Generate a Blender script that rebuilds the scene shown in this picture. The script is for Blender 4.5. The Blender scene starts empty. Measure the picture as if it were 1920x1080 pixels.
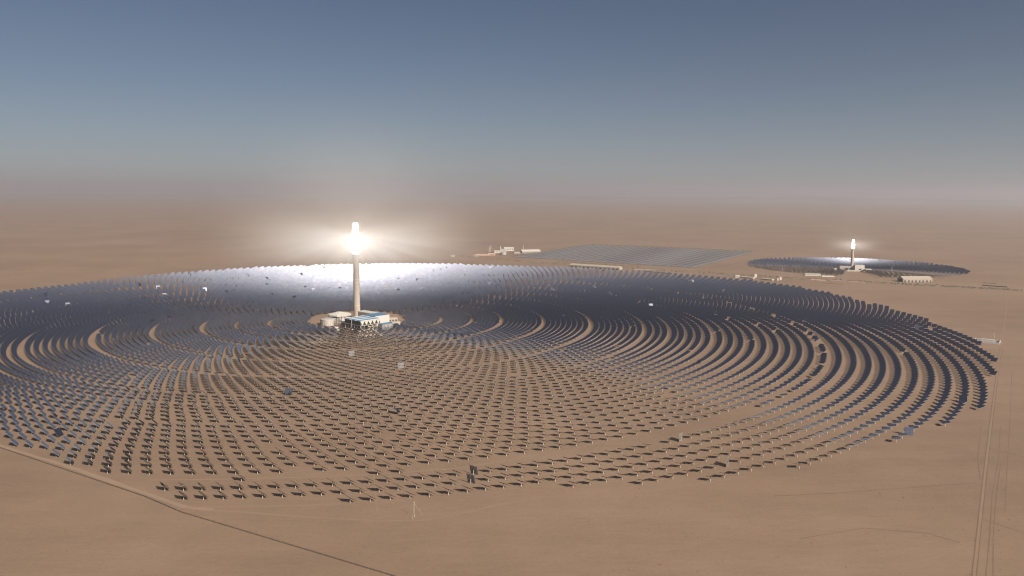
import bpy, math, random
import numpy as np
from mathutils import Vector, Matrix
random.seed(7); rng = np.random.default_rng(11)
R = math.radians
scene = bpy.context.scene
COL = scene.collection
H = 342.0
SUN_AZ, SUN_EL = R(41.0), R(32.0)
SUN = Vector((math.sin(SUN_AZ)*math.cos(SUN_EL), -math.cos(SUN_AZ)*math.cos(SUN_EL), math.sin(SUN_EL)))

# ---------------------------------------------------------------- materials
def mat(name, col, rough=.8, metal=0., spec=.3, noise=None, emit=None):
    m = bpy.data.materials.new(name); m.use_nodes = True
    nt = m.node_tree; b = nt.nodes['Principled BSDF']
    b.inputs['Base Color'].default_value = (*col, 1)
    b.inputs['Roughness'].default_value = rough
    b.inputs['Metallic'].default_value = metal
    b.inputs['Specular IOR Level'].default_value = spec
    if noise:                                   # (scale, amount): weathering that varies over the surface
        sc, am = noise
        tc = nt.nodes.new('ShaderNodeTexCoord')
        n = nt.nodes.new('ShaderNodeTexNoise'); n.inputs['Scale'].default_value = sc; n.inputs['Detail'].default_value = 5
        nt.links.new(tc.outputs['Object'], n.inputs['Vector'])
        mx = nt.nodes.new('ShaderNodeMix'); mx.data_type = 'RGBA'
        mx.inputs[6].default_value = (*[c*(1-am) for c in col], 1)
        mx.inputs[7].default_value = (*[min(1, c*(1+am)) for c in col], 1)
        nt.links.new(n.outputs['Fac'], mx.inputs[0]); nt.links.new(mx.outputs[2], b.inputs['Base Color'])
    if emit:
        b.inputs['Emission Color'].default_value = (*emit[0], 1); b.inputs['Emission Strength'].default_value = emit[1]
    return m
M = dict(
    mirror=mat('mirror_glass', (.335, .345, .385), .04, 1.),
    mirror_dusty=mat('mirror_glass_dusty', (.355, .355, .38), .055, 1.),
    mirror_clean=mat('mirror_glass_clean', (.32, .335, .38), .035, 1.),
    back=mat('galvanised_back', (.24, .235, .23), .55, .0, .3, (3., .2)),
    post=mat('post_paint', (.42, .38, .33), .6),
    steel=mat('steel', (.06, .056, .052), .6, .0),
    concrete=mat('concrete', (.36, .31, .255), .85, 0, .2, (.05, .16)),
    band=mat('faded_red_band', (.50, .38, .31), .85),
    receiver=mat('receiver_and_glare', (.9, .9, .9), .5, 0, .3, None, ((1, .92, .80), 17.)),  # emission covers the receiver glow plus beam spill and glare round it
    white=mat('white_cladding', (.44, .415, .38), .6, 0, .3, (.08, .08)),
    cream=mat('cream_wall', (.33, .285, .235), .8, 0, .3, (.1, .12)),
    roofblue=mat('blue_roof', (.055, .16, .28), .45, 0, .4, (.1, .25)),
    dark=mat('dark_opening', (.03, .027, .025), .8),
    grey=mat('grey_cladding', (.30, .29, .27), .6, 0, .3, (.1, .15)),
    tank=mat('tank_cladding', (.42, .39, .35), .5, .2, .4, (.1, .1)),
    pink=mat('pink_render', (.45, .30, .24), .8, 0, .3, (.1, .12)),
    shrub=mat('dry_shrub', (.10, .085, .055), .9, 0, .2, (.4, .3)),
    fence=mat('fence_wire', (.13, .10, .077), .8),
    berm=mat('berm_sand', (.21, .148, .104), .95, 0, .1, (.05, .1)),
    trough=mat('fresnel_mirror', (.29, .285, .295), .4, .1, .4, (.05, .1)),
)
# ---------------------------------------------------------------- mesh helpers
class MB:
    def __init__(s): s.v = []; s.f = []; s.m = []; s.n = 0
    def add(s, vs, fs, mi=0):
        s.v.extend(vs); s.f.extend([tuple(i+s.n for i in f) for f in fs]); s.m.extend([mi]*len(fs)); s.n += len(vs)
    def box(s, x0, x1, y0, y1, z0, z1, mi=0, rz=0., c=(0, 0, 0)):
        ca, sa = math.cos(rz), math.sin(rz)
        vs = []
        for z in (z0, z1):
            for x, y in ((x0, y0), (x1, y0), (x1, y1), (x0, y1)):
                vs.append((c[0]+x*ca-y*sa, c[1]+x*sa+y*ca, c[2]+z))
        s.add(vs, [(3, 2, 1, 0), (4, 5, 6, 7), (0, 1, 5, 4), (1, 2, 6, 5), (2, 3, 7, 6), (3, 0, 4, 7)], mi)
    def lathe(s, prof, n=32, mi=0, c=(0, 0, 0), cap=True):
        vs = [(c[0]+r*math.cos(2*math.pi*k/n), c[1]+r*math.sin(2*math.pi*k/n), c[2]+z) for r, z in prof for k in range(n)]
        fs = [(j*n+k, j*n+(k+1) % n, (j+1)*n+(k+1) % n, (j+1)*n+k) for j in range(len(prof)-1) for k in range(n)]
        if cap: fs += [tuple(range(n-1, -1, -1)), tuple((len(prof)-1)*n+k for k in range(n))]
        s.add(vs, fs, mi)
    def gable(s, L, W, h0, h1, mi=0, over=0.):
        x, y = L/2+over, W/2+over
        vs = [(-x, -y, h0), (x, -y, h0), (x, y, h0), (-x, y, h0), (-x, 0, h1), (x, 0, h1)]
        s.add(vs, [(0, 1, 5, 4), (2, 3, 4, 5), (1, 2, 5), (3, 0, 4), (3, 2, 1, 0)], mi)
    def tube(s, a, b, r, n=6, mi=0):
        a, b = Vector(a), Vector(b); d = (b-a).normalized()
        u = d.orthogonal().normalized(); w = d.cross(u)
        vs = [tuple(p+u*r*math.cos(2*math.pi*k/n)+w*r*math.sin(2*math.pi*k/n)) for p in (a, b) for k in range(n)]
        s.add(vs, [(k, (k+1) % n, n+(k+1) % n, n+k) for k in range(n)]+[tuple(range(n-1, -1, -1)), tuple(range(n, 2*n))], mi)
    def build(s, name, mats, parent=None, loc=None, smooth=False):
        me = bpy.data.meshes.new(name); me.from_pydata(s.v, [], s.f)
        for m in (mats if isinstance(mats, (list, tuple)) else [mats]): me.materials.append(m)
        me.polygons.foreach_set('material_index', s.m)
        if smooth: me.polygons.foreach_set('use_smooth', [True]*len(s.f))
        me.update()
        o = bpy.data.objects.new(name, me); COL.objects.link(o)
        if parent: o.parent = parent
        if loc is not None: o.location = loc
        return o
def tag(o, label=None, cat=None, group=None, kind=None):
    if label: o['label'] = label
    if cat: o['category'] = cat
    if group: o['group'] = group
    if kind: o['kind'] = kind
    return o
def empty(name, loc, rz=0., **k):
    o = bpy.data.objects.new(name, None); COL.objects.link(o); o.location = loc; o.rotation_euler.z = rz
    o.empty_display_size = 5
    return tag(o, **k)

# ---------------------------------------------------------------- camera
F_PX = 1462.0; PITCH = math.atan(177/F_PX); ROLL = R(.4)
cam_d = bpy.data.cameras.new('camera'); cam = bpy.data.objects.new('camera', cam_d); COL.objects.link(cam)
cam_d.sensor_width = 36; cam_d.lens = F_PX/1920*36; cam_d.clip_start = 1; cam_d.clip_end = 300000
fwd = Vector((0, math.cos(PITCH), -math.sin(PITCH))); rt = Vector((1, 0, 0)); up = rt.cross(fwd)
rt2 = rt*math.cos(ROLL)+up*math.sin(ROLL); up2 = up*math.cos(ROLL)-rt*math.sin(ROLL)
m3 = Matrix((rt2, up2, -fwd)).transposed()
cam.matrix_world = Matrix.Translation((0, 0, H)) @ m3.to_4x4()
scene.camera = cam
def project(X, Y, Z):
    d = Vector((X, Y, Z-H)); z = d.dot(fwd)
    if z < 1: return (-9999, -9999)
    return 960+F_PX*d.dot(rt2)/z, 540-F_PX*d.dot(up2)/z

# ---------------------------------------------------------------- world, sun, render settings
w = bpy.data.worlds.new('World'); scene.world = w; w.use_nodes = True
nt = w.node_tree; bg = nt.nodes['Background']
sky = nt.nodes.new('ShaderNodeTexSky'); sky.sky_type = 'NISHITA'; sky.sun_disc = False
sky.sun_elevation = SUN_EL; sky.sun_rotation = math.atan2(SUN.x, SUN.y)
sky.altitude = 1100; sky.air_density = 1.0; sky.dust_density = 2.5; sky.ozone_density = 3.0
hs = nt.nodes.new('ShaderNodeHueSaturation'); hs.inputs['Saturation'].default_value = .93
nt.links.new(sky.outputs[0], hs.inputs['Color'])
# dusty aureole of the sky round the sun
tc = nt.nodes.new('ShaderNodeTexCoord')
dp = nt.nodes.new('ShaderNodeVectorMath'); dp.operation = 'DOT_PRODUCT'; dp.inputs[1].default_value = SUN
nt.links.new(tc.outputs['Generated'], dp.inputs[0])
mx = nt.nodes.new('ShaderNodeMath'); mx.operation = 'MAXIMUM'; mx.inputs[1].default_value = 0
nt.links.new(dp.outputs['Value'], mx.inputs[0])
sc_ = nt.nodes.new('ShaderNodeVectorMath'); sc_.operation = 'SCALE'; sc_.inputs[0].default_value = (1, .95, .92)
SKY = .055
tot = None
for ex, am in ((110, 2.2), (26, 1.4), (6, .27)):
    pw = nt.nodes.new('ShaderNodeMath'); pw.operation = 'POWER'; pw.inputs[1].default_value = ex
    nt.links.new(mx.outputs[0], pw.inputs[0])
    ml = nt.nodes.new('ShaderNodeMath'); ml.operation = 'MULTIPLY_ADD'; ml.inputs[1].default_value = am/SKY
    ml.inputs[2].default_value = 0
    nt.links.new(pw.outputs[0], ml.inputs[0])
    if tot: nt.links.new(tot, ml.inputs[2])
    tot = ml.outputs[0]
nt.links.new(tot, sc_.inputs['Scale'])
ad = nt.nodes.new('ShaderNodeVectorMath'); ad.operation = 'ADD'
tint = nt.nodes.new('ShaderNodeVectorMath'); tint.operation = 'MULTIPLY'; tint.inputs[1].default_value = (.43, .435, .465)
nt.links.new(hs.outputs[0], tint.inputs[0]); nt.links.new(tint.outputs[0], ad.inputs[0]); nt.links.new(sc_.outputs[0], ad.inputs[1])
# pale dusty air low over the horizon
sz = nt.nodes.new('ShaderNodeSeparateXYZ'); nt.links.new(tc.outputs['Generated'], sz.inputs[0])
m0 = nt.nodes.new('ShaderNodeMath'); m0.operation = 'MAXIMUM'; m0.inputs[1].default_value = 0; nt.links.new(sz.outputs['Z'], m0.inputs[0])
m1 = nt.nodes.new('ShaderNodeMath'); m1.operation = 'MULTIPLY'; m1.inputs[1].default_value = -12; nt.links.new(m0.outputs[0], m1.inputs[0])
m2 = nt.nodes.new('ShaderNodeMath'); m2.operation = 'EXPONENT'; nt.links.new(m1.outputs[0], m2.inputs[0])
m4 = nt.nodes.new('ShaderNodeVectorMath'); m4.operation = 'SCALE'; m4.inputs[0].default_value = (.118/SKY, .125/SKY, .140/SKY)
nt.links.new(m2.outputs[0], m4.inputs['Scale'])
a2 = nt.nodes.new('ShaderNodeVectorMath'); a2.operation = 'ADD'
nt.links.new(ad.outputs[0], a2.inputs[0]); nt.links.new(m4.outputs[0], a2.inputs[1])
nt.links.new(a2.outputs[0], bg.inputs['Color']); bg.inputs['Strength'].default_value = SKY

sl = bpy.data.lights.new('sun', 'SUN'); sl.energy = 5.0; sl.angle = R(.5); sl.color = (1, .89, .76)
so = bpy.data.objects.new('sun', sl); COL.objects.link(so)
so.rotation_euler = (-SUN).to_track_quat('-Z', 'Y').to_euler(); so.location = (500, -500, 900)
vs = scene.view_settings; vs.view_transform = 'Standard'; vs.look = 'None'; vs.gamma = 1; vs.exposure = .7
cy = scene.cycles
cy.caustics_reflective = False; cy.caustics_refractive = False
cy.max_bounces = 6; cy.glossy_bounces = 4; cy.diffuse_bounces = 1; cy.volume_bounces = 1
cy.use_denoising = True; cy.pixel_filter_type = 'BLACKMAN_HARRIS'; cy.filter_width = 1.15
cy.volume_max_steps = 256

# ---------------------------------------------------------------- ground
def ground_material():
    m = bpy.data.materials.new('desert_sand'); m.use_nodes = True; nt = m.node_tree; N = nt.nodes; L = nt.links
    b = N['Principled BSDF']; b.inputs['Roughness'].default_value = .95; b.inputs['Specular IOR Level'].default_value = .1
    tc = N.new('ShaderNodeTexCoord')
    def noise(scale, detail, stretch=None, rough=.55):
        n = N.new('ShaderNodeTexNoise'); n.inputs['Scale'].default_value = scale; n.inputs['Detail'].default_value = detail
        n.inputs['Roughness'].default_value = rough
        src = tc.outputs['Object']
        if stretch:
            mp = N.new('ShaderNodeMapping'); mp.inputs['Scale'].default_value = stretch[:3]; mp.inputs['Rotation'].default_value = (0, 0, stretch[3])
            L.new(src, mp.inputs['Vector']); src = mp.outputs[0]
        L.new(src, n.inputs['Vector']); return n.outputs['Fac']
    def ramp(f, p0, p1, c0, c1):
        r = N.new('ShaderNodeValToRGB'); r.color_ramp.elements[0].position = p0; r.color_ramp.elements[1].position = p1
        r.color_ramp.elements[0].color = (*c0, 1); r.color_ramp.elements[1].color = (*c1, 1); L.new(f, r.inputs[0]); return r.outputs[0]
    def mul(a, b_):
        x = N.new('ShaderNodeMix'); x.data_type = 'RGBA'; x.blend_type = 'MULTIPLY'; x.inputs[0].default_value = 1
        L.new(a, x.inputs[6]); L.new(b_, x.inputs[7]); return x.outputs[2]
    c = ramp(noise(.0016, 6), .3, .7, (.186, .129, .090), (.242, .170, .120))
    c = mul(c, ramp(noise(.012, 8, None, .65), .3, .72, (.91, .91, .91), (1.05, 1.045, 1.04)))
    c = mul(c, ramp(noise(.004, 6, (1, 5, 1, R(28))), .35, .65, (.95, .945, .94), (1.03, 1.03, 1.03)))
    c = mul(c, ramp(noise(.25, 5), .3, .7, (.94, .94, .94), (1.05, 1.05, 1.05)))
    # small dark stones
    v = N.new('ShaderNodeTexVoronoi'); v.inputs['Scale'].default_value = .035; L.new(tc.outputs['Object'], v.inputs['Vector'])
    c = mul(c, ramp(v.outputs['Distance'], .02, .035, (.6, .58, .55), (1, 1, 1)))
    L.new(c, b.inputs['Base Color'])
    bp = N.new('ShaderNodeBump'); bp.inputs['Strength'].default_value = .5; bp.inputs['Distance'].default_value = 1.2
    L.new(noise(.03, 8, (1, 3, 1, R(20)), .65), bp.inputs['Height']); L.new(bp.outputs[0], b.inputs['Normal'])
    return m
GM = ground_material()
b = MB(); S = 120000
b.add([(-S, -S, 0), (S, -S, 0), (S, S, 0), (-S, S, 0)], [(0, 1, 2, 3)])
tag(b.build('ground', GM), kind='structure')

def strip(name, pts, width, m, z=.05, wob=0.):
    b = MB(); P = [Vector((x, y)) for x, y in pts]
    Q = []
    for i in range(len(P)-1):
        n = max(1, int((P[i+1]-P[i]).length/25))
        for k in range(n): Q.append(P[i].lerp(P[i+1], k/n))
    Q.append(P[-1]); vs = []
    for i, p in enumerate(Q):
        t = (Q[min(i+1, len(Q)-1)]-Q[max(i-1, 0)]).normalized(); n = Vector((-t.y, t.x))
        wd = width/2*(1+wob*random.uniform(-1, 1)); o = n*wob*width*.2*random.uniform(-1, 1)
        vs += [(*(p+o+n*wd), z), (*(p+o-n*wd), z)]
    b.add(vs, [(2*i, 2*i+1, 2*i+3, 2*i+2) for i in range(len(Q)-1)])
    return tag(b.build(name, m), kind='structure')
def sand(name, col, am=.08):
    return mat(name, col, .95, 0, .1, (.06, am))
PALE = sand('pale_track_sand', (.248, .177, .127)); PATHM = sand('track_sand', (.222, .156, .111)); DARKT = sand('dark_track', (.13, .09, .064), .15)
ASPH = sand('road_gravel', (.17, .135, .105), .15); FAINT = sand('faint_strip', (.160, .110, .077), .12)

# pixel of the 1920 px frame to a ground point (survey of the place)
def G(x, y, h=0.):
    x0, y0 = x-960, y-540
    d = fwd*F_PX+rt2*x0-up2*y0
    t = (h-H)/d.z
    return d.x*t, d.y*t
def GS(L): return [G(*p) for p in L]
strip('service_track', GS([(-30, 827), (120, 872), (270, 924), (345, 950), (400, 956)]), 6.5, PALE, .05, .3)
strip('service_track', GS([(350, 951), (430, 950), (560, 948), (640, 945)]), 3.5, PATHM, .06, .3)
strip('service_track', GS([(380, 957), (450, 960), (540, 967), (640, 973), (720, 977), (790, 976), (850, 966), (920, 950), (1010, 933), (1120, 925), (1250, 917), (1330, 905), (1400, 893)]), 4, PATHM, .07, .3)
strip('service_track', GS([(280, 900), (400, 899), (560, 895), (650, 892), (760, 886), (860, 878), (960, 862), (1060, 845), (1160, 822), (1260, 790)]), 4, PATHM, .06, .3)
strip('pale_strip', GS([(709, 966), (704, 930), (699, 880), (694, 830), (688, 785), (681, 740), (672, 700), (660, 665), (650, 640)]), 2.4, PATHM, .09, .45)  # narrow pale strip on the ground, running towards the tower foot
strip('service_track', GS([(1826, 1085), (1836, 990), (1848, 880), (1860, 780), (1870, 700), (1877, 650), (1886, 590), (1891, 545), (1893, 520), (1896, 480)]), 2.6, PATHM, .05, .1)
for dx in (-3.4, 3.4):
    strip('wheel_rut', GS([(1826+dx*1.3, 1085), (1836+dx*1.1, 990), (1848+dx, 880), (1860+dx*.8, 780), (1870+dx*.6, 700), (1877+dx*.5, 650)]), .9, FAINT, .09, .4)
for q in ([(1848, 1085), (1856, 1000), (1860, 930), (1872, 860), (1876, 800)], [(1862, 1085), (1862, 1010), (1868, 930), (1876, 870)], [(1838, 900), (1833, 860), (1839, 800)], [(1884, 960), (1887, 900), (1893, 800), (1897, 700)]):
    strip('wheel_rut', GS(q), .8, FAINT, .05, .5)
for q in ([(1856, 841), (1888, 849), (1930, 860)], [(1838, 972), (1880, 986), (1930, 1003)], [(1867, 757), (1890, 762), (1930, 769)], [(1874, 696), (1900, 700), (1930, 705)], [(1450, 930), (1560, 925), (1700, 915), (1830, 905)], [(1500, 1010), (1620, 990), (1740, 1000), (1800, 1018)]):
    strip('faint_strip', GS(q), 1.8, FAINT, .04, .5)  # thin, slightly darker strips crossing the sand
strip('service_track', GS([(1720, 1055), (1760, 1043), (1800, 1028), (1822, 1017)]), 2.5, PATHM, .05, .5)
strip('road', GS([(700, 474), (830, 479), (1060, 497), (1400, 518), (1640, 531), (1760, 538), (1920, 546), (2000, 550)]), 16, ASPH, .06, .1)
strip('service_track', GS([(760, 470), (880, 474), (990, 470), (1110, 459)]), 22, FAINT, .05, .2)
strip('service_track', GS([(1330, 503), (1430, 485), (1490, 470)]), 12, FAINT, .05, .2)
strip('service_track', GS([(1558, 527), (1563, 518), (1582, 511), (1592, 506)]), 16, PATHM, .08, .1)
strip('faint_strip', GS([(100, 434), (400, 441), (760, 436), (900, 430)]), 40, FAINT, .04, .5)
strip('faint_strip', GS([(1100, 405), (1500, 409), (1920, 404)]), 50, FAINT, .04, .5)
def patch(name, pts, m, z=.045):
    b = MB(); b.add([(x, y, z) for x, y in pts], [tuple(range(len(pts)))][:1]); o = b.build(name, m)
    return tag(o, kind='structure')

# far low hills along the horizon
b = MB(); n = 160; vs = []; fs = []
for i in range(n+1):
    a = R(-75+150*i/n); D = 42000+3000*math.sin(i*.7)
    hh = 90+170*abs(math.sin(i*.13+.6)*math.sin(i*.047+1.0))+60*random.random()+190*max(0, (i/n-.38))
    vs += [(D*math.sin(a), D*math.cos(a), -20), ((D+2500)*math.sin(a), (D+2500)*math.cos(a), hh), ((D+6000)*math.sin(a), (D+6000)*math.cos(a), -20)]
for i in range(n): fs += [(3*i, 3*i+3, 3*i+4, 3*i+1), (3*i+1, 3*i+4, 3*i+5, 3*i+2)]
b.add(vs, fs); tag(b.build('hills', mat('hill_rock', (.17, .14, .13), .95), smooth=True), kind='structure')

# ---------------------------------------------------------------- haze
def vol_mat(name, color, dens, aniso):
    m = bpy.data.materials.new(name); m.use_nodes = True; nt = m.node_tree
    nt.nodes.remove(nt.nodes['Principled BSDF'])
    v = nt.nodes.new('ShaderNodeVolumePrincipled'); v.inputs['Color'].default_value = (*color, 1)
    v.inputs['Density'].default_value = dens; v.inputs['Anisotropy'].default_value = aniso
    nt.links.new(v.outputs[0], nt.nodes['Material Output'].inputs['Volume'])
    return m, v
hm, hv = vol_mat('haze_air', (.64, .65, .70), 5.0e-5, .35)
b = MB(); b.box(-60000, 60000, -2000, 60000, -30, 700)
hz = tag(b.build('haze', hm), kind='stuff')

# ---------------------------------------------------------------- heliostats
T1 = Vector(G(669.5, 597)); C1 = Vector((-412, 2058)); REC1 = 244.
T2 = Vector(G(1597, 504)); REC2 = 98.
def aim(x, y, tw, hr):
    t = (Vector((tw.x, tw.y, hr))-Vector((x, y, 6))).normalized()
    return (SUN+t).normalized()
zones = [(9.0, 0., [136, 148.5]), (6.9, 0., [161, 174, 187, 200, 213]),
         (5.15, 0., [236, 248, 260, 272, 284, 296]),
         (4.0, 0., [317, 329, 341, 353, 365, 377]),
         (3.158, 0., [402, 416, 429, 442, 455, 468, 481, 496]),
         (2.449, 0., [521, 535.5, 550, 565, 580, 595, 611, 628]),
         (1.9459, 12.30, [656, 671, 686, 702, 718, 735, 752, 768.5]),
         (1.5789, 10.19, [793, 812, 829, 852, 868.5, 889, 908, 929]),
         (1.3043, 10.37, [955.5, 979, 1001, 1025, 1050, 1075, 1099, 1122, 1145, 1169]),
         (1.0084, 10.79, [1197, 1224, 1250.5, 1275, 1300, 1327, 1353, 1380, 1407, 1434, 1462, 1490, 1519, 1548, 1578, 1608, 1638, 1668, 1698])]
phase_even = {656: 11.33, 793: 10.19, 955.5: 10.37, 1197: 10.79}
starts = {1197: -.8, 1224: 2.0, 1250.5: 10.5, 1275: 22.2, 1300: 25.8, 1327: 29.3, 1353: 34.0, 1380: 42.7, 1407: 48.3, 1434: 54.0, 1462: 65.5, 1490: 71.5, 1519: 78.5, 1548: 90}
rt_az = [-180, -177, -168, -154, -137, -123, -111, -100, 0, 54, 65.4, 67.5, 73, 77, 80, 86, 96, 107, 118, 127, 140, 153, 171, 180]
rt_r = [1666, 1666, 1625, 1590, 1483, 1378, 1358, 1352, 1352, 1440, 1466, 1470, 1497, 1505, 1524, 1528, 1562, 1603, 1672, 1700, 1684, 1642, 1630, 1655]
FA = [Vector(G(-900, 560)), Vector(G(0, 840)), Vector(G(270, 931)), Vector(G(340, 961)), Vector(G(735, 1080))]
def fence_y(x):
    for i in range(1, len(FA)-1):
        a, c = FA[i], FA[i+1]
        if x <= c.x or i == len(FA)-2: return a.y+(c.y-a.y)*(x-a.x)/(c.x-a.x)
recs = []      # x, y, ring index, azimuth
ri = 0
for dz, _, rings in zones:
    for j, r in enumerate(rings):
        ph = phase_even.get(rings[0], 3.3)
        n = round(360/dz); d = 360/n
        for k in range(n):
            az = ph+(k+(.5 if j % 2 else 0))*d
            az = (az+180) % 360-180
            re = r+float(np.interp(r, [300, 400, 510, 640, 780, 930, 1100, 1260, 1350], [0, -4, -11, -21, -25, -22, -16, -8, 0]))*math.sin(R(az))**2
            x = C1.x+re*math.sin(R(az)); y = C1.y-re*math.cos(R(az))
            if r > np.interp(az, rt_az, rt_r): continue
            if -60 < az < 100 and az < starts.get(r, -999) : continue
            if az < 60 and y < fence_y(x)+15: continue
            if r == 1169 and az > -4:
                if az < 41.5:
                    if not (12.2 < az < 14 or 3.6 < az < 4.9 or -.5 < az < .5): continue
                elif k % 5 == 0 or (az < 48 and k % 5 > 2): continue
            if math.hypot(x-T1.x, (y-T1.y)) < 128: continue
            if random.random() < .004: continue
            recs.append([x, y, ri, az])
        ri += 1
# a few missing spots shown on the service arcs
def drop(px, py, rad):
    gx, gy = G(px, py)
    global recs
    recs = [q for q in recs if math.hypot(q[0]-gx, q[1]-gy) > rad]
for q in ((1365, 602), (1424, 612), (1452, 624), (1520, 635), (1537, 650), (560, 892)): drop(*q, 14)
N1 = len(recs)
# second field
recs2 = []
r = 62.; zi = 0; dz = 18.
zr = 62.
j = 0
while r < 600:
    if r/zr > 1.38: zr = r; j = 0; dz = math.degrees(21.5/zr)
    elif j == 0: dz = math.degrees(21.5/zr)
    n = round(360/dz)
    for k in range(n):
        az = (k+(.5 if j % 2 else 0))*2*math.pi/n+zr
        ux, uy = math.sin(az), math.cos(az)
        rm = 478+85*(ux*.45+uy*.89)
        if r < rm and not (uy < -.86 and -.5 < ux < -.12):
            recs2.append((T2.x+r*ux, T2.y+r*uy))
    r += 13.2+r*.010; j += 1

# specially posed heliostats: pixel of the post base, normal azimuth (deg clockwise from away-from-camera), normal elevation, label
S_AZ = 180-math.degrees(SUN_AZ)
special = [   # base pixel; mirror normal azimuth and elevation, or what it reflects to the viewer; label
    (882.2, 908.5, 35, 13, False, 'grey upright heliostat seen from the back, the nearer of the two standing together'),
    (888, 893.5, 37, 13, False, 'grey upright heliostat seen from the back, the farther of the two standing together'),
    (1277, 828, 305, 3, False, 'pale upright heliostat turned edgeways, with a black shadow, in the thinned-out arc'),
    (1366, 877, 302, 3, False, 'pale upright heliostat, large and bright, near the front right edge of the field'),
    (1707, 815, 180, 9, True, 'light blue upright heliostat facing the viewer at the right front rim'),
    (681, 797, 180, -60, False, 'white heliostat turned face down, its lit back bright beside the straight pale strip'),
    (742, 692, 345, 2, False, 'pale gridded upright heliostat standing right of the reflected tower streak'),
    (657, 669, 340, 2, False, 'pale gridded upright heliostat just in front of the power block'),
    (531, 741, 205, 7, True, 'blue-grey upright heliostat standing alone above its row, left of the straight pale strip'),
]
sp_idx = {}
for px, py, na, ne, flip, lab in special:
    gx, gy = G(px, py)
    i = min((k for k in range(N1) if k not in sp_idx), key=lambda k: (recs[k][0]-gx)**2+(recs[k][1]-gy)**2)
    a, e = R(na), R(ne)
    n = Vector((math.sin(a)*math.cos(e), math.cos(a)*math.cos(e), math.sin(e)))
    if flip: n = (n+Vector((-gx, -gy, H-6)).normalized()).normalized()
    sp_idx[i] = (n, lab)
normals = []
for i, (x, y, _, az) in enumerate(recs):
    n = aim(x, y, T1, REC1+random.uniform(-12, 12))
    if i in sp_idx: n = sp_idx[i][0]
    elif random.random() < (.010 if math.hypot(x, y) > 1150 else 0):
        n = (n+Vector((random.uniform(-1, 1), random.uniform(-1, 1), random.uniform(-.3, .6)))*.45).normalized()
    else:
        n = (n+Vector((random.gauss(0, 1), random.gauss(0, 1), random.gauss(0, 1)))*.004).normalized()
    normals.append(n)

# which 300 are built as things: those nearest the camera inside the frame
def in_frame(x, y):
    px, py = project(x, y, 6); return 0 <= px <= 1919 and 0 <= py <= 1079
cand = sorted((i for i in range(N1) if in_frame(*recs[i][:2]) and i not in sp_idx), key=lambda i: recs[i][0]**2+recs[i][1]**2)
solo = set(cand[:300-len(sp_idx)]) | set(sp_idx)

PW, PH_, HUB = 5.9, 5.8, 6.2
# prototype parts
def proto():
    root = empty('heliostat', (0, 0, 0))
    b = MB(); b.lathe([(.42, 0), (.42, .25), (.36, .3), (.33, HUB-.5), (.5, HUB-.45), (.5, HUB-.05)], 10, 0)
    post = b.build('post', M['post'], root)
    b = MB()
    nx, nz = 5, 7; g = .05
    for ix in range(nx):
        for iz in range(nz):
            x0 = -PW+2*PW*ix/nx+g; x1 = -PW+2*PW*(ix+1)/nx-g
            z0 = -PH_+2*PH_*iz/nz+g; z1 = -PH_+2*PH_*(iz+1)/nz-g
            b.add([(x0, z0, .34), (x1, z0, .34), (x1, z1, .34), (x0, z1, .34)], [(0, 1, 2, 3)], 0)
            b.add([(x0, z0, .27), (x1, z0, .27), (x1, z1, .27), (x0, z1, .27)], [(3, 2, 1, 0)], 1)
    mir = b.build('mirror', [M['mirror'], M['back']], root)
    b = MB()
    b.tube((-PW, 0, 0), (PW, 0, 0), .22, 8)
    for x in (-4.7, -2.35, 0, 2.35, 4.7):
        b.box(x-.07, x+.07, -PH_+.1, PH_-.1, .02, .24)
        for s in (-1, 1): b.tube((x, s*.2, -.25), (x, s*4.6, .1), .06, 4)
    for y in (-3.6, 3.6): b.box(-PW+.1, PW-.1, y-.06, y+.06, .1, .25)
    fr = b.build('support_frame', M['steel'], root)
    return root
def pose(root, x, y, n):
    root.location = (x, y, 0)
    root.rotation_euler.z = math.atan2(n.x, -n.y)   # local -Y turned to the horizontal of n
    tilt = math.acos(max(-1, min(1, n.z)))
    for c in root.children:
        if not c.name.startswith('post'):
            c.location = (0, 0, HUB); c.rotation_euler.x = tilt
def copy_thing(src):
    r = src.copy(); COL.objects.link(r)
    for c in src.children:
        d = c.copy(); COL.objects.link(d); d.parent = r
    return r
UN = ['', 'first', 'second', 'third', 'fourth', 'fifth', 'sixth', 'seventh', 'eighth', 'ninth', 'tenth', 'eleventh', 'twelfth', 'thirteenth', 'fourteenth', 'fifteenth', 'sixteenth', 'seventeenth', 'eighteenth', 'nineteenth']
TE = {2: 'twent', 3: 'thirt', 4: 'fort', 5: 'fift', 6: 'sixt', 7: 'sevent', 8: 'eight', 9: 'ninet'}
def ordw(n):
    if n < 20: return UN[n]
    t, u = divmod(n, 10)
    return TE[t]+'ieth' if u == 0 else TE[t]+'y-'+UN[u]
ring_of = {}
for i in range(N1):
    if in_frame(*recs[i][:2]) and -40 < recs[i][3] < 85: ring_of.setdefault(recs[i][2], []).append(i)
for L in ring_of.values(): L.sort(key=lambda i: recs[i][3])
sparse_ring = sum(len(z[2]) for z in zones[:-1])-1
root0 = proto(); used = False
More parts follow.
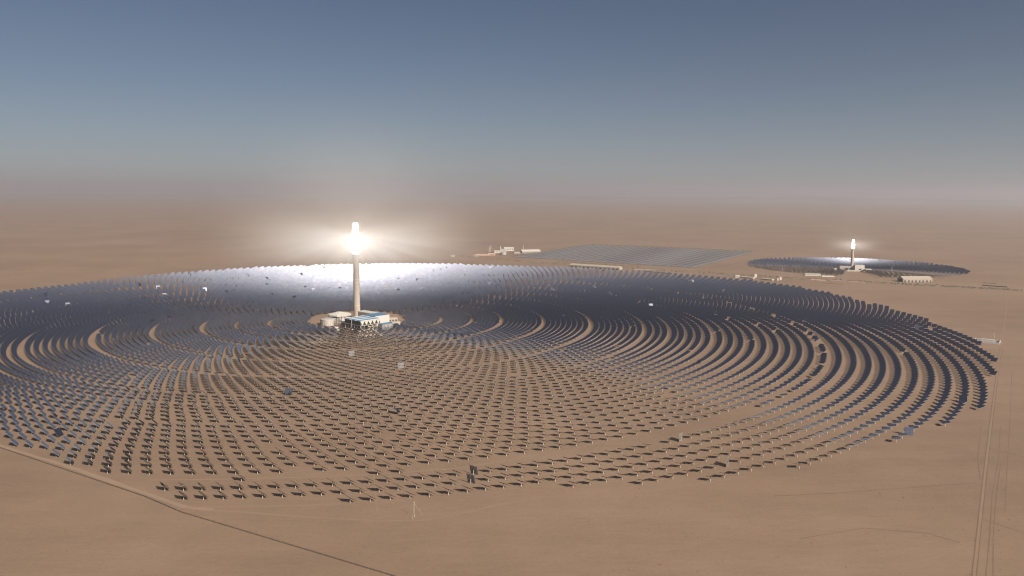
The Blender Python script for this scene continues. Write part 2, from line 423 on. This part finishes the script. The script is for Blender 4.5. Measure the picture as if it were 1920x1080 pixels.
for i in sorted(solo):
    x, y, rg, az = recs[i]
    o = root0 if not used else copy_thing(root0)
    used = True
    pose(o, x, y, normals[i])
    if i in sp_idx: lab = sp_idx[i][1]
    else:
        k = ring_of[rg].index(i)+1
        face = normals[i].dot(Vector((x, y, 6-H)).normalized())
        look = 'blue-grey' if face < -.1 else 'dark edge-on'
        if rg == sparse_ring: row = 'the broken sparse arc between the two tracks'
        elif rg > sparse_ring: row = f'the {ordw(rg-sparse_ring)} arc outside the sandy gap'
        else: row = f'the {ordw(sparse_ring-rg)} arc inside the sandy gap'
        lab = f'{look} heliostat, {ordw(k)} from the left in {row}'
    tag(o, lab, 'heliostat', 'heliostats of the near solar field')

# all the other heliostats of both fields as one object
def field_mesh():
    items = [(recs[i][0], recs[i][1], normals[i]) for i in range(N1) if i not in solo]
    for x, y in recs2:
        n = aim(x, y, T2, REC2+random.uniform(-6, 6))
        if random.random() < .01: n = (n+Vector((random.uniform(-1, 1), random.uniform(-1, 1), .2))*.4).normalized()
        items.append((x, y, n))
    P = np.array([(x, y, HUB) for x, y, _ in items]); Nn = np.array([tuple(n) for _, _, n in items])
    U = np.cross(np.array([0, 0, 1.]), Nn); U /= np.linalg.norm(U, axis=1)[:, None]
    V = np.cross(Nn, U)
    c = P+Nn*.34
    def quad(cc, a, b_): return [cc-U*a-V*b_, cc+U*a-V*b_, cc+U*a+V*b_, cc-U*a+V*b_]
    vv = quad(c, PW, PH_)+quad(c-Nn*.22, PW, PH_)             # 0-3 front, 4-7 back
    bz = P*np.array([1, 1, 0])
    rr = .25
    for z in (0., HUB-.1):
        for dx, dy in ((-rr, -rr), (rr, -rr), (rr, rr), (-rr, rr)):
            vv.append(bz+np.array([dx, dy, z]))               # 8-15 post
    tb = P-Nn*.02
    for s in (-1, 1):
        for a, b_ in ((-.22, -.22), (.22, -.22), (.22, .1), (-.22, .1)):
            vv.append(tb+U*(s*PW*.97)+V*a+Nn*b_)              # 16-23 torque tube
    verts = np.stack(vv, axis=1)                              # n,24,3
    n, k = verts.shape[:2]
    faces = [(0, 1, 2, 3), (7, 6, 5, 4), (0, 4, 5, 1), (1, 5, 6, 2), (2, 6, 7, 3), (3, 7, 4, 0),
             (8, 9, 13, 12), (9, 10, 14, 13), (10, 11, 15, 14), (11, 8, 12, 15),
             (16, 17, 21, 20), (17, 18, 22, 21), (18, 19, 23, 22), (19, 16, 20, 23)]
    mi = [0, 1, 1, 1, 1, 1, 2, 2, 2, 2, 3, 3, 3, 3]
    F = (np.array(faces)[None]+(np.arange(n)*k)[:, None, None]).reshape(-1, 4)
    me = bpy.data.meshes.new('heliostat_field')
    me.vertices.add(n*k); me.vertices.foreach_set('co', verts.reshape(-1).astype(np.float32))
    nf = len(F); me.loops.add(nf*4); me.loops.foreach_set('vertex_index', F.reshape(-1).astype(np.int32))
    me.polygons.add(nf); me.polygons.foreach_set('loop_start', (np.arange(nf)*4).astype(np.int32))
    me.polygons.foreach_set('loop_total', np.full(nf, 4, np.int32))
    for m in ('mirror', 'back', 'post', 'steel', 'mirror_dusty', 'mirror_clean'): me.materials.append(M[m])
    MI = np.tile(np.array(mi, np.int32), (n, 1)); MI[:, 0] = rng.choice([0, 0, 4, 5], n)
    me.polygons.foreach_set('material_index', MI.reshape(-1))
    me.polygons.foreach_set('use_smooth', np.zeros(nf, bool))
    me.update(calc_edges=True); me.validate()
    o = bpy.data.objects.new('heliostat_field', me); COL.objects.link(o)
    print('HELIOSTATS', N1, len(recs2), n)
    return o
tag(field_mesh(), 'thousands of blue mirrored heliostats ringing the two solar towers in concentric arcs', 'heliostats', kind='stuff')

# ---------------------------------------------------------------- towers
def tower(pos, ht, r0, r1, shaft_h, label, rec_r):
    t = empty('solar_tower', (pos.x, pos.y, 0), label=label, cat='tower')
    b = MB(); k = 12
    prof = [(r0+(r1-r0)*(i/k)**.8, shaft_h*i/k) for i in range(k+1)]
    prof.append((r1*1.0, shaft_h+.1))
    b.lathe(prof, 48); b.build('shaft', M['concrete'], t, smooth=False)
    for z in (.20, .56, .60, .80):
        b = MB(); rr = r0+(r1-r0)*z**.8
        b.lathe([(rr+.12, z*shaft_h), (rr+.12, z*shaft_h+shaft_h*.008)], 48)
        b.build('construction_band', M['band'], t)
    b = MB(); b.lathe([(r1+.5, shaft_h+.1), (rec_r*.98, shaft_h+2), (rec_r*.98, ht*.80)], 48)
    b.build('heat_shield', M['receiver'], t)  # shield panels emit, standing in for spilled beam light and glare
    b = MB(); b.lathe([(rec_r*.97, ht*.80), (rec_r*.88, ht*.93), (rec_r*.82, ht*.95), (rec_r*.74, ht*.98)], 24)
    b.build('receiver', M['receiver'], t)
    b = MB(); b.lathe([(rec_r*.7, ht*.981), (rec_r*.7, ht)], 24); b.build('top_cap', M['receiver'], t)  # cap emits as well, to imitate the glare at the top
    for s in (-1, 1):
        b = MB()
        for j in range(6):
            b.box(s*(r1+.2)-.5, s*(r1+.2)+.5, -3, -1.5, shaft_h*(.1+.14*j), shaft_h*(.1+.14*j)+3)
        b.build('shaft_window', M['dark'], t)
    return t
tower(T1, 260, 9.3, 7.6, 178, 'tall slender concrete tower with a glaring white top amid the near mirrors', 9.2)
tower(T2, 138, 7.6, 5.6, 98, 'small distant concrete tower with a glowing white top in the far mirror field', 5.4)

# ---------------------------------------------------------------- power block at the foot of the near tower
def at(px, py): return Vector((*G(px, py), 0))
b = MB(); ring = []
for k in range(48):
    a = 2*math.pi*k/48; ring.append((T1.x+(129+3*math.sin(5*a))*math.cos(a), T1.y+(126+3*math.cos(4*a))*math.sin(a), .06))
b.add(ring, [tuple(range(48))]); tag(b.build('ground_pad', PATHM), kind='structure')

def salt_tank(p, r, h, label, canopy=False):
    t = empty('salt_tank', p, label=label, cat='storage tank')
    b = MB(); b.lathe([(r, 0), (r, h)], 48); b.build('wall', M['tank'], t)
    if canopy:
        b = MB(); b.lathe([(r*1.18, h+2), (r*1.2, h+6), (r*.35, h+11), (r*.3, h+11.5)], 8); b.build('roof', M['white'], t)
        b = MB()
        for k in range(16):
            a = 2*math.pi*k/16; b.tube((r*1.1*math.cos(a), r*1.1*math.sin(a), 0), (r*1.1*math.cos(a), r*1.1*math.sin(a), h+3), .5)
        b.build('canopy_posts', M['steel'], t)
    else:
        b = MB(); b.lathe([(r*1.01, h+.01), (r*.98, h+.8), (r*.6, h+2.6), (r*.05, h+3.6)], 48); b.build('roof', M['grey'], t)
        b = MB()
        for k in range(24):
            a = 2*math.pi*k/24; b.box(-.15, .15, -.15, .15, 0, h, 0, a, (r*1.01*math.cos(a), r*1.01*math.sin(a), 0))
        b.build('ribs', M['steel'], t)
    return t
p = at(615, 609); salt_tank(p, 19, 15, 'squat cylindrical salt tank with a low domed roof, front left of the tower')
p = at(637, 603.0); salt_tank(p, 26, 15, 'large storage tank under a pale faceted canopy roof, behind the domed tank', True)

def building(pos, L, W, h, rz, wall, roof, label, name='building', parapet=1.2, ribs=0, windows=0):
    t = empty(name, pos, rz, label=label, cat='building')
    b = MB(); b.box(-L/2, L/2, -W/2, W/2, 0, h); b.build('wall', M[wall], t)
    b = MB(); b.box(-L/2+.4, L/2-.4, -W/2+.4, W/2-.4, h+.02, h+parapet); b.build('roof', M[roof], t)
    if ribs:
        b = MB()
        for k in range(ribs):
            x = -L/2+L*(k+.5)/ribs; b.box(x-.5, x+.5, -W/2-.35, -W/2-.01, 0, h-.5)
        b.build('wall_ribs', M['dark'], t)
    if windows:
        for k in range(windows):
            x = -L/2+L*(k+.5)/windows
            b = MB(); b.box(x-L/windows*.28, x+L/windows*.28, -W/2-.2, -W/2-.01, h*.35, h*.7); b.build('window', M['dark'], t)
    return t
RZ = R(48)
def corner(px, py, L, W, rz=RZ):      # building centre from the ground pixel of its nearest corner
    c = at(px, py); cc, ss = math.cos(rz), math.sin(rz)
    return c+Vector((cc*L/2-ss*W/2, ss*L/2+cc*W/2, 0))
# air-cooled condenser: blue decks on columns, a dark wind wall and white triangular panels under the rim
def condenser(pos, L, W, label):
    t = empty('air_cooled_condenser', pos, RZ, label=label, cat='condenser')
    for k in range(6):
        for y in [-W/2+1.5+j*(W-3)/5 for j in range(6)]:
            if 0 < k < 5 and -W/2+2 < y < W/2-2: continue
            b = MB(); x = -L/2+1.5+k*(L-3)/5; b.box(x-.9, x+.9, y-.9, y+.9, 0, 11); b.build('column', M['cream'], t)
    b = MB(); b.box(-L/2, L/2, -W/2, W/2, 11.02, 12.4); b.build('fan_deck', M['grey'], t)
    b = MB(); b.box(-L/2+.3, L/2-.3, -W/2+.3, W/2-.3, 12.42, 22); b.build('wind_wall', M['dark'], t)
    n = 3; w_ = W/n
    for j in range(n):
        b = MB(); b.box(-L/2-.5, L/2+.5, -W/2+j*w_+1.2, -W/2+(j+1)*w_-1.2, 22.02, 23.2)
        b.gable(L+.6, w_-3, 23.22, 25.4)
        o = b.build('deck_roof', M['roofblue'], t)
        me = o.data
        for v in me.vertices:
            if v.index >= 8: v.co.y += -W/2+(j+.5)*w_
    for j in range(n+1):
        b = MB(); y = -W/2+j*w_; b.box(-L/2-.5, L/2+.5, y-1.1, y+1.1, 22.02, 24.6); b.build('steam_duct', M['white'], t)
    for k in range(5):
        x0 = -L/2+L*k/5; x1 = x0+L/5; y = -W/2
        b = MB()
        b.add([(x0, y-.3, 22), (x1, y-.3, 22), ((x0+x1)/2, y-.3, 11.5), (x0, y+.1, 22), (x1, y+.1, 22), ((x0+x1)/2, y+.1, 11.5)],
              [(0, 2, 1), (3, 4, 5), (0, 1, 4, 3), (1, 2, 5, 4), (2, 0, 3, 5)])
        b.build('triangular_panel', M['white'], t)
    b = MB(); b.box(-L/2+4, L/2-4, -W/2+6, -W/2+20, 0, 7); b.build('pump_house', M['cream'], t)
    b = MB(); b.box(-L/2-1.2, -L/2-.6, W*.02, W*.02+2, 0, 27); b.build('stair_tower', M['white'], t)
    return t
condenser(corner(676, 620, 62, 66), 62, 66, 'large blue-decked air-cooled condenser on columns with white triangular panels')
building(corner(704, 612, 46, 42), 46, 42, 26, RZ, 'white', 'roofblue', 'tall white turbine hall with a flat blue roof right of the tower', parapet=.9)
building(corner(699, 603, 26, 70), 26, 70, 20, RZ, 'cream', 'white', 'long cream block behind the turbine hall')
building(corner(717.4, 619.5, 34, 18), 34, 18, 14, RZ, 'grey', 'roofblue', 'small blue-roofed annex with ribbed grey side before the turbine hall', ribs=8)
building(at(741, 610), 24, 16, 9, R(30), 'cream', 'cream', 'low cream electrical building at the right end of the power block', windows=5)
building(at(732, 604), 34, 18, 11, R(30), 'cream', 'cream', 'cream workshop with a flat roof behind the electrical building', windows=4)
building(at(749, 611), 12, 10, 6, R(30), 'white', 'cream', 'smallest pale hut at the far right tip of the power block pad', windows=2)
building(at(726, 611), 16, 10, 6, R(30), 'pink', 'cream', 'small pinkish switch house right of the ribbed annex', windows=2)
building(at(664, 621), 13, 8, 5, R(15), 'white', 'white', 'small white hut in front of the condenser columns', windows=2)
building(at(632, 619), 12, 7, 7, R(15), 'white', 'white', 'small white hut in front of the domed salt tank', windows=2)
building(at(648, 611), 22, 14, 9, R(20), 'cream', 'grey', 'pump house between the domed salt tank and the condenser', windows=3)
b = MB()
for dx in (0, 3, 6):
    b.tube((dx, 0, 0), (dx, 0, 24-dx), .8, 8)
b.tube((0, 0, 14), (18, -6, 14), .9, 8); b.tube((6, 0, 9), (20, -8, 9), .7, 8)
t = b.build('pipe_rack', M['steel'], None, at(632, 612)+Vector((4, 0, 0))); tag(t, 'grey pipe rack and vents beside the domed salt tank', 'pipe rack')

# power block of the far tower
building(at(1590, 506), 56, 30, 16, R(-8), 'grey', 'grey', 'grey boxy block directly at the foot of the far tower', windows=6)
building(at(1610, 507), 42, 30, 24, R(-8), 'white', 'white', 'white stepped block right of the far tower foot')
building(at(1623, 508), 46, 26, 9, R(-8), 'white', 'cream', 'low white annex at the right end of the far power block', windows=4)
building(at(1577, 507), 18, 16, 20, R(-8), 'cream', 'cream', 'narrow cream block left of the far tower foot')
p = at(1565, 508); salt_tank(p, 9, 10, 'small far tank at the left end of the far power block')
building(at(1601, 509), 120, 12, 5, R(-8), 'cream', 'white', 'long low white wall building in front of the far power block')

# ---------------------------------------------------------------- sheds, compounds and plant along the far road
def shed(px, py, L, W, h, rz, label, wall='white', roof='white', bays=10, dz=0):
    t = empty('warehouse', at(px, py), rz, label=label, cat='warehouse')
    b = MB(); b.box(-L/2, L/2, -W/2, W/2, 0, h); b.build('wall', M[wall], t)
    b = MB(); b.gable(L, W, h+.02, h+W*.22, 0, .8); b.build('roof', M[roof], t)
    for k in range(bays):
        b = MB(); x = -L/2+L*(k+.5)/bays; b.box(x-L/bays*.22, x+L/bays*.22, -W/2-.4, -W/2-.01, 0, h*.6)
        b.build('window', M['dark'], t)
    b = MB(); b.box(-L/2-.3, -L/2-.01, -W*.25, W*.25, 0, h*.8); b.build('door', M['dark'], t)
    return t
p0, p1 = Vector(G(1070, 501)), Vector(G(1163, 507)); d = p1-p0
shed(1117, 503.5, d.length, 30, 11, math.atan2(d.y, d.x), 'long white warehouse behind the back rim of the near mirror field', 'cream', 'cream', bays=12)
shed(1715, 528, 120, 44, 13, R(3), 'bright white ribbed warehouse beside the far road', 'cream', 'cream', 8)
shed(994, 474.5, 115, 40, 12, R(20), 'white warehouse left of the flat collector field', 'cream', 'white', 9)
building(at(953, 470), 60, 40, 20, R(12), 'white', 'white', 'white blocky plant building at the rear of the distant plant', windows=4)
building(at(943, 472), 40, 24, 16, R(12), 'grey', 'white', 'grey boiler house beside the white blocky plant building', ribs=4)
building(at(933, 474), 44, 26, 13, R(8), 'white', 'cream', 'cream-roofed hall in the middle of the distant plant', windows=5)
building(at(922, 478.5), 40, 20, 11, R(4), 'pink', 'cream', 'pinkish office block at the front of the distant plant', windows=6)
building(at(905, 479), 80, 14, 7, R(0), 'pink', 'pink', 'long low pink dormitory row of the distant plant', windows=10)
building(at(893, 480.5), 30, 14, 7, R(0), 'cream', 'pink', 'small pink-roofed house at the left end of the distant plant', windows=4)
building(at(849, 481), 24, 14, 8, R(0), 'cream', 'cream', 'lone cream hut left of the distant plant', windows=3)
building(at(969, 475), 40, 16, 7, R(15), 'cream', 'white', 'low cream store between the distant plant and its white warehouse', windows=4)
for px, py, h in ((917, 472, 30), (920, 471, 36), (938, 469, 24), (981, 469, 30)):
    b = MB(); b.lathe([(2.6, 0), (2.2, h)], 12); t = b.build('chimney', M['grey' if h > 24 else 'white'], None, at(px, py)); tag(t, {30: 'grey steel stack over the distant plant', 36: 'tallest grey steel stack of the distant plant', 24: 'short white stack of the distant plant'}[h] if px != 981 else 'lone slim stack beside the distant white warehouse', 'chimney')
for px, nm in ((927, 'left'), (931, 'right')):
    pass
salt_tank(at(944, 477), 17, 11, 'round pale tank in front of the distant plant')
# comb-like frames and huts beside the road
def frames(x0, y0, x1, y1, n, h, label):
    a, c = at(x0, y0), at(x1, y1); d = (c-a); rz = math.atan2(d.y, d.x); L = d.length
    t = empty('storage_frame', (a+c)/2, rz, label=label, cat='storage frame')
    b = MB(); b.box(-L/2, L/2, 10, 10.6, 0, h*.7); b.build('rear_wall', M['fence'], t)
    for k in range(n):
        x = -L/2+L*(k+.5)/n
        b = MB(); b.box(x-1.6, x+1.6, -8, 9.9, 0, h); b.build('bay', M['cream'], t)
    return t
frames(1388, 521, 1414, 523, 11, 7, 'comb-like row of pale bays beside the far road')
frames(1428, 524, 1450, 526, 9, 6, 'second comb-like row of bays, darker and lower, beside the far road')
building(at(1382, 520), 20, 14, 8, 0, 'white', 'white', 'white hut at the left end of the comb-like bays', windows=3)
building(at(1416, 520), 10, 10, 13, 0, 'white', 'white', 'tall white hut between the two comb-like rows')
building(at(1458, 526), 7, 6, 9, 0, 'pink', 'pink', 'tiny pink hut right of the comb-like rows')
building(at(1463, 525), 8, 6, 12, 0, 'white', 'pink', 'tiny white hut with pink top right of the comb-like rows')
building(at(1523, 517), 66, 12, 9, R(-6), 'white', 'grey', 'white barrack with many windows before the far mirror field', windows=8)
building(at(1552, 519), 52, 8, 4, R(-6), 'white', 'white', 'low white gatehouse wall by the road to the far tower')
def wall_thing(x0, y0, x1, y1, h, w_, mk, label, name='low_wall', cat='wall'):
    a, c = at(x0, y0), at(x1, y1); d = c-a; L = d.length
    b = MB(); n = max(4, int(L/12))
    for k in range(n):
        b.box(-L/2+L*k/n+.2, -L/2+L*(k+1)/n-.2, -w_/2, w_/2, 0, h*(.85+.3*random.random()))
    b.box(-L/2, L/2, -w_*.35, w_*.35, 0, h*.8)
    o = b.build(name, M[mk], None, (a+c)/2); o.rotation_euler.z = math.atan2(d.y, d.x)
    return tag(o, label, cat)
wall_thing(1520, 525, 1549, 526, 3, 8, 'pink', 'pinkish spoil bank, leftmost of the row south of the far road', 'spoil_bank', 'spoil bank')
wall_thing(1556, 526.5, 1586, 528.5, 3.5, 9, 'pink', 'pinkish spoil bank in the middle of the row south of the far road', 'spoil_bank', 'spoil bank')
wall_thing(1591, 529, 1622, 531, 4, 10, 'pink', 'pinkish spoil bank, rightmost and palest of the row south of the far road', 'spoil_bank', 'spoil bank')
wall_thing(1542, 531, 1582, 533.5, 2, 8, 'berm', 'low sandy bank lying nearest the near mirror field', 'spoil_bank', 'spoil bank')
wall_thing(1843, 531, 1868, 532, 3, 6, 'fence', 'shorter dark wall by the road crossing')
wall_thing(1842, 535.5, 1889, 539, 4, 7, 'fence', 'longer dark wall by the road crossing')
wall_thing(1208, 509, 1262, 514, 3, 14, 'fence', 'long dark stockpile along the far road')
wall_thing(1190, 505.5, 1228, 507, 3, 8, 'cream', 'pale stockpile row beside the dark one')
# masts
def mast(px, py, h, label, r=.45):
    b = MB(); b.lathe([(r, 0), (r*.6, h)], 8); b.box(-.8, .8, -.12, .12, h*.9, h*.92)
    b.box(-.6, .6, -.6, .6, 0, .5)
    for k in range(3):
        a = 2*math.pi*k/3+.4; b.tube((0, 0, h*.85), (h*.55*math.cos(a), h*.55*math.sin(a), 0), .06, 4)
    o = b.build('mast', M['post'], None, at(px, py)); return tag(o, label, 'mast')
mast(777, 968, 17, 'thin guyed weather mast alone on the sand in front of the field', .1)
mast(1466, 513, 34, 'slim mast on the left front edge of the far mirror field')
mast(1672, 509, 22, 'short white mast inside the right half of the far mirror field', 1.3)
mast(856, 497, 26, 'thin mast behind the bright back rim of the near field')
mast(1864, 633, 12, 'small mast in the walled compound', .3)

# walled compound on the right
cA, cB = at(1838, 640), at(1876, 646)
t = empty('walled_compound', (cA+cB)/2+Vector((0, 12, 0)), math.atan2((cB-cA).y, (cB-cA).x)*.6, label='white walled compound with roofless rooms beside the right-hand dirt road', cat='compound')
b = MB(); L, W = 52, 40
b.box(-L/2, L/2, -W/2, -W/2+1.5, 0, 4); b.box(-L/2, L/2, W/2-1.5, W/2, 0, 4)
b.box(-L/2, -L/2+1.5, -W/2+1.51, W/2-1.51, 0, 4.3); b.box(L/2-1.5, L/2, -W/2+1.51, W/2-1.51, 0, 4.3); b.build('outer_wall', M['white'], t)
b = MB(); b.box(-14, 14, 8, 16, 0, 5); b.build('hut', M['white'], t)
for k in range(4):
    b = MB(); b.box(-14+k*7.4, -9+k*7.4, -10, 2, 0, 3.4); b.build('storage_bay', M['grey'], t)
b = MB(); b.box(18, 23, -14, 8, 0, 2.5); b.build('dark_store', M['dark'], t)
b = MB(); b.box(-L/2+2, L/2-2, -W/2+2, W/2-2, .03, .12); b.build('yard_floor', M['cream'], t)

# linear collector field
q = [Vector(G(958, 482)), Vector(G(1110, 459)), Vector(G(1417, 472)), Vector(G(1300, 503))]
b = MB(); b.add([(p_.x, p_.y, .05) for p_ in (q[0], q[3], q[2], q[1])], [(0, 1, 2, 3)])
tag(b.build('collector_ground', sand('collector_ground_sand', (.17, .135, .11))), kind='structure')
NR = 96
for k in range(NR):
    f = (k//4*4+.75+(k%4)*.8)/NR
    a = q[0].lerp(q[3], f); c = q[1].lerp(q[2], f); d = c-a; L = d.length*.97
    b = MB(); b.box(-L/2, L/2, -2.9, 2.9, 1.6, 1.9, 0); b.box(-L/2, L/2, -.35, .35, 7, 7.6, 1)
    n = 12
    for s in range(n+1):
        x = -L/2+L*s/n
        b.box(x-.2, x+.2, -.25, .25, 1.91, 6.99, 1); b.box(x-.2, x+.2, -.25, .25, 0, 1.59, 1)
    if k % 4 == 1: b.box(L/2+3, L/2+15, -5, 5, 0, 5, 2)
    o = b.build('collector_row', [M['trough'], M['steel'], M['fence']], None, ((a+c)/2).to_3d()); o.rotation_euler.z = math.atan2(d.y, d.x)
    tag(o, 'long grey linear mirror row in the flat rectangular collector field behind', 'collector row', 'rows of the linear collector field')

# perimeter fence
b = MB()
pts = []
for i in range(len(FA)-1):
    n = max(2, int((FA[i+1]-FA[i]).length/9))
    for k in range(n): pts.append(FA[i].lerp(FA[i+1], k/n))
pts.append(FA[-1]); ext = FA[-1]+(FA[-1]-FA[-2])*.35; pts += [FA[-1].lerp(ext, k/12) for k in range(1, 13)]
t = empty('perimeter_fence', (pts[0].x, pts[0].y, 0), label='long dark fence running diagonally across the sand in front of the field', cat='fence')
b = MB(); b2 = MB(); o0 = pts[0]
for i, p in enumerate(pts):
    if i % 4 == 0:
        b = MB(); b.box(-.2, .2, -.2, .2, 0, 2.4, 0, 0, (p.x-o0.x, p.y-o0.y, 0)); b.build('post', M['fence'], t)
    if i < len(pts)-1:
        d = pts[i+1]-p; m_ = (p+pts[i+1])/2-o0
        b2.box(-d.length/2+.25, d.length/2-.25, -.08, .08, .1, 1.5, 0, math.atan2(d.y, d.x), (m_.x, m_.y, 0))
b2.build('mesh_panels', M['fence'], t)

# scrub and stones scattered on the desert floor
def blob(b, x, y, r):
    n = 6; vs = []; base = random.random()*6
    for z, rr in ((0, 1.), (.5, .85), (.9, .35)):
        for k in range(n):
            a = base+2*math.pi*k/n; q_ = r*rr*random.uniform(.7, 1.2)
            vs.append((x+q_*math.cos(a), y+q_*math.sin(a), z*r*random.uniform(.8, 1.1)))
    fs = [(j*n+k, j*n+(k+1) % n, (j+1)*n+(k+1) % n, (j+1)*n+k) for j in range(2) for k in range(n)]+[tuple(2*n+k for k in range(n))]
    b.add(vs, fs)
b = MB()
for _ in range(80):
    px, py = random.uniform(1150, 1910), random.uniform(885, 1078); x, y = G(px, py); blob(b, x, y, random.uniform(.3, .8))
for _ in range(60):
    px, py = random.uniform(0, 900), random.uniform(985, 1078); x, y = G(px, py); blob(b, x, y, random.uniform(.25, .6))
for _ in range(700):      # verge of the far road
    f = random.random()**.8; px = 830+1090*f; py = np.interp(px, [830, 1060, 1400, 1640, 1920], [477.5, 495.5, 516.5, 529.5, 544.5])+random.gauss(0, .9)
    x, y = G(px, py); blob(b, x, y, random.uniform(1.5, 4.0))
for _ in range(120):
    px = random.uniform(1046, 1200); x, y = G(px, np.interp(px, [1046, 1200], [490.5, 500])+random.gauss(0, .4)); blob(b, x, y, random.uniform(2, 4))
tag(b.build('scrub', M['shrub']), kind='stuff')

# ---------------------------------------------------------------- added scattering volume round the receivers, shaped to imitate glare and beams
def glow_volume(pos, hr, rad, k, name, which):
    m = bpy.data.materials.new('glow_medium'); m.use_nodes = True; nt = m.node_tree; N = nt.nodes; L = nt.links
    N.remove(N['Principled BSDF'])
    v = N.new('ShaderNodeVolumeScatter'); v.inputs['Color'].default_value = (1, .95, .88, 1); v.inputs['Anisotropy'].default_value = 0.
    tc = N.new('ShaderNodeTexCoord')
    ln = N.new('ShaderNodeVectorMath'); ln.operation = 'LENGTH'; L.new(tc.outputs['Object'], ln.inputs[0])
    def mth(op, a, b_=None):
        n = N.new('ShaderNodeMath'); n.operation = op
        for i, q_ in enumerate((a, b_)):
            if q_ is None: continue
            if isinstance(q_, (int, float)): n.inputs[i].default_value = q_
            else: L.new(q_, n.inputs[i])
        return n.outputs[0]
    r_ = ln.outputs['Value']
    fall = mth('SUBTRACT', 1., mth('DIVIDE', r_, rad)); fall = mth('MAXIMUM', fall, 0.)
    fall = mth('POWER', fall, 2.6)
    sx = N.new('ShaderNodeSeparateXYZ'); L.new(tc.outputs['Object'], sx.inputs[0])
    down = mth('DIVIDE', mth('MULTIPLY', sx.outputs['Z'], -1.), mth('ADD', r_, 1.))
    mr = N.new('ShaderNodeMapRange'); mr.interpolation_type = 'SMOOTHSTEP'; L.new(down, mr.inputs['Value'])
    mr.inputs['From Min'].default_value = -.45; mr.inputs['From Max'].default_value = .35
    mr.inputs['To Min'].default_value = .2; mr.inputs['To Max'].default_value = 1.9
    fall = mth('MULTIPLY', fall, mr.outputs[0])
    lo = N.new('ShaderNodeMapRange'); lo.interpolation_type = 'SMOOTHSTEP'; L.new(sx.outputs['Z'], lo.inputs['Value'])
    lo.inputs['From Min'].default_value = -hr*.45; lo.inputs['From Max'].default_value = -hr*.03
    fall = mth('MULTIPLY', fall, lo.outputs[0])
    co = N.new('ShaderNodeMapRange'); L.new(r_, co.inputs['Value']); co.inputs['From Min'].default_value = 8; co.inputs['From Max'].default_value = 70
    co.inputs['To Min'].default_value = .5; co.inputs['To Max'].default_value = 1.
    fall = mth('MULTIPLY', fall, co.outputs[0])
    nm = N.new('ShaderNodeVectorMath'); nm.operation = 'NORMALIZE'; L.new(tc.outputs['Object'], nm.inputs[0])
    nz = N.new('ShaderNodeTexNoise'); nz.inputs['Scale'].default_value = 11; nz.inputs['Detail'].default_value = 2; L.new(nm.outputs[0], nz.inputs['Vector'])
    st = N.new('ShaderNodeMapRange'); L.new(nz.outputs['Fac'], st.inputs['Value']); st.inputs['From Min'].default_value = .4; st.inputs['From Max'].default_value = .62
    st.inputs['To Min'].default_value = .45; st.inputs['To Max'].default_value = 1.6
    dn = mth('MAXIMUM', mth('MINIMUM', mth('ADD', mth('MULTIPLY', down, 1.6), .55), 1.), .12)      # density streaks imitate light beams, strongest below the receiver
    fall = mth('MULTIPLY', fall, mth('ADD', mth('MULTIPLY', mth('SUBTRACT', st.outputs[0], 1.), dn), 1.))
    L.new(mth('MULTIPLY', fall, k), v.inputs['Density'])
    L.new(v.outputs[0], N['Material Output'].inputs['Volume'])
    b = MB(); prof = [(rad*math.sin(math.pi*i/16)+.01, max(-hr+.5+.02*i, -rad*math.cos(math.pi*i/16))) for i in range(17)]
    b.lathe(prof, 32)
    o = b.build(name, m, None, (pos.x, pos.y, hr)); return tag(o, f'added scattering volume imitating glare and beams round the top of the {which} tower', 'lit dust', kind='stuff')
glow_volume(T1, 226, 460, 5e-3, 'glow_volume', 'tall near')
glow_volume(T2, 122, 190, 3.2e-3, 'glow_volume', 'small far')
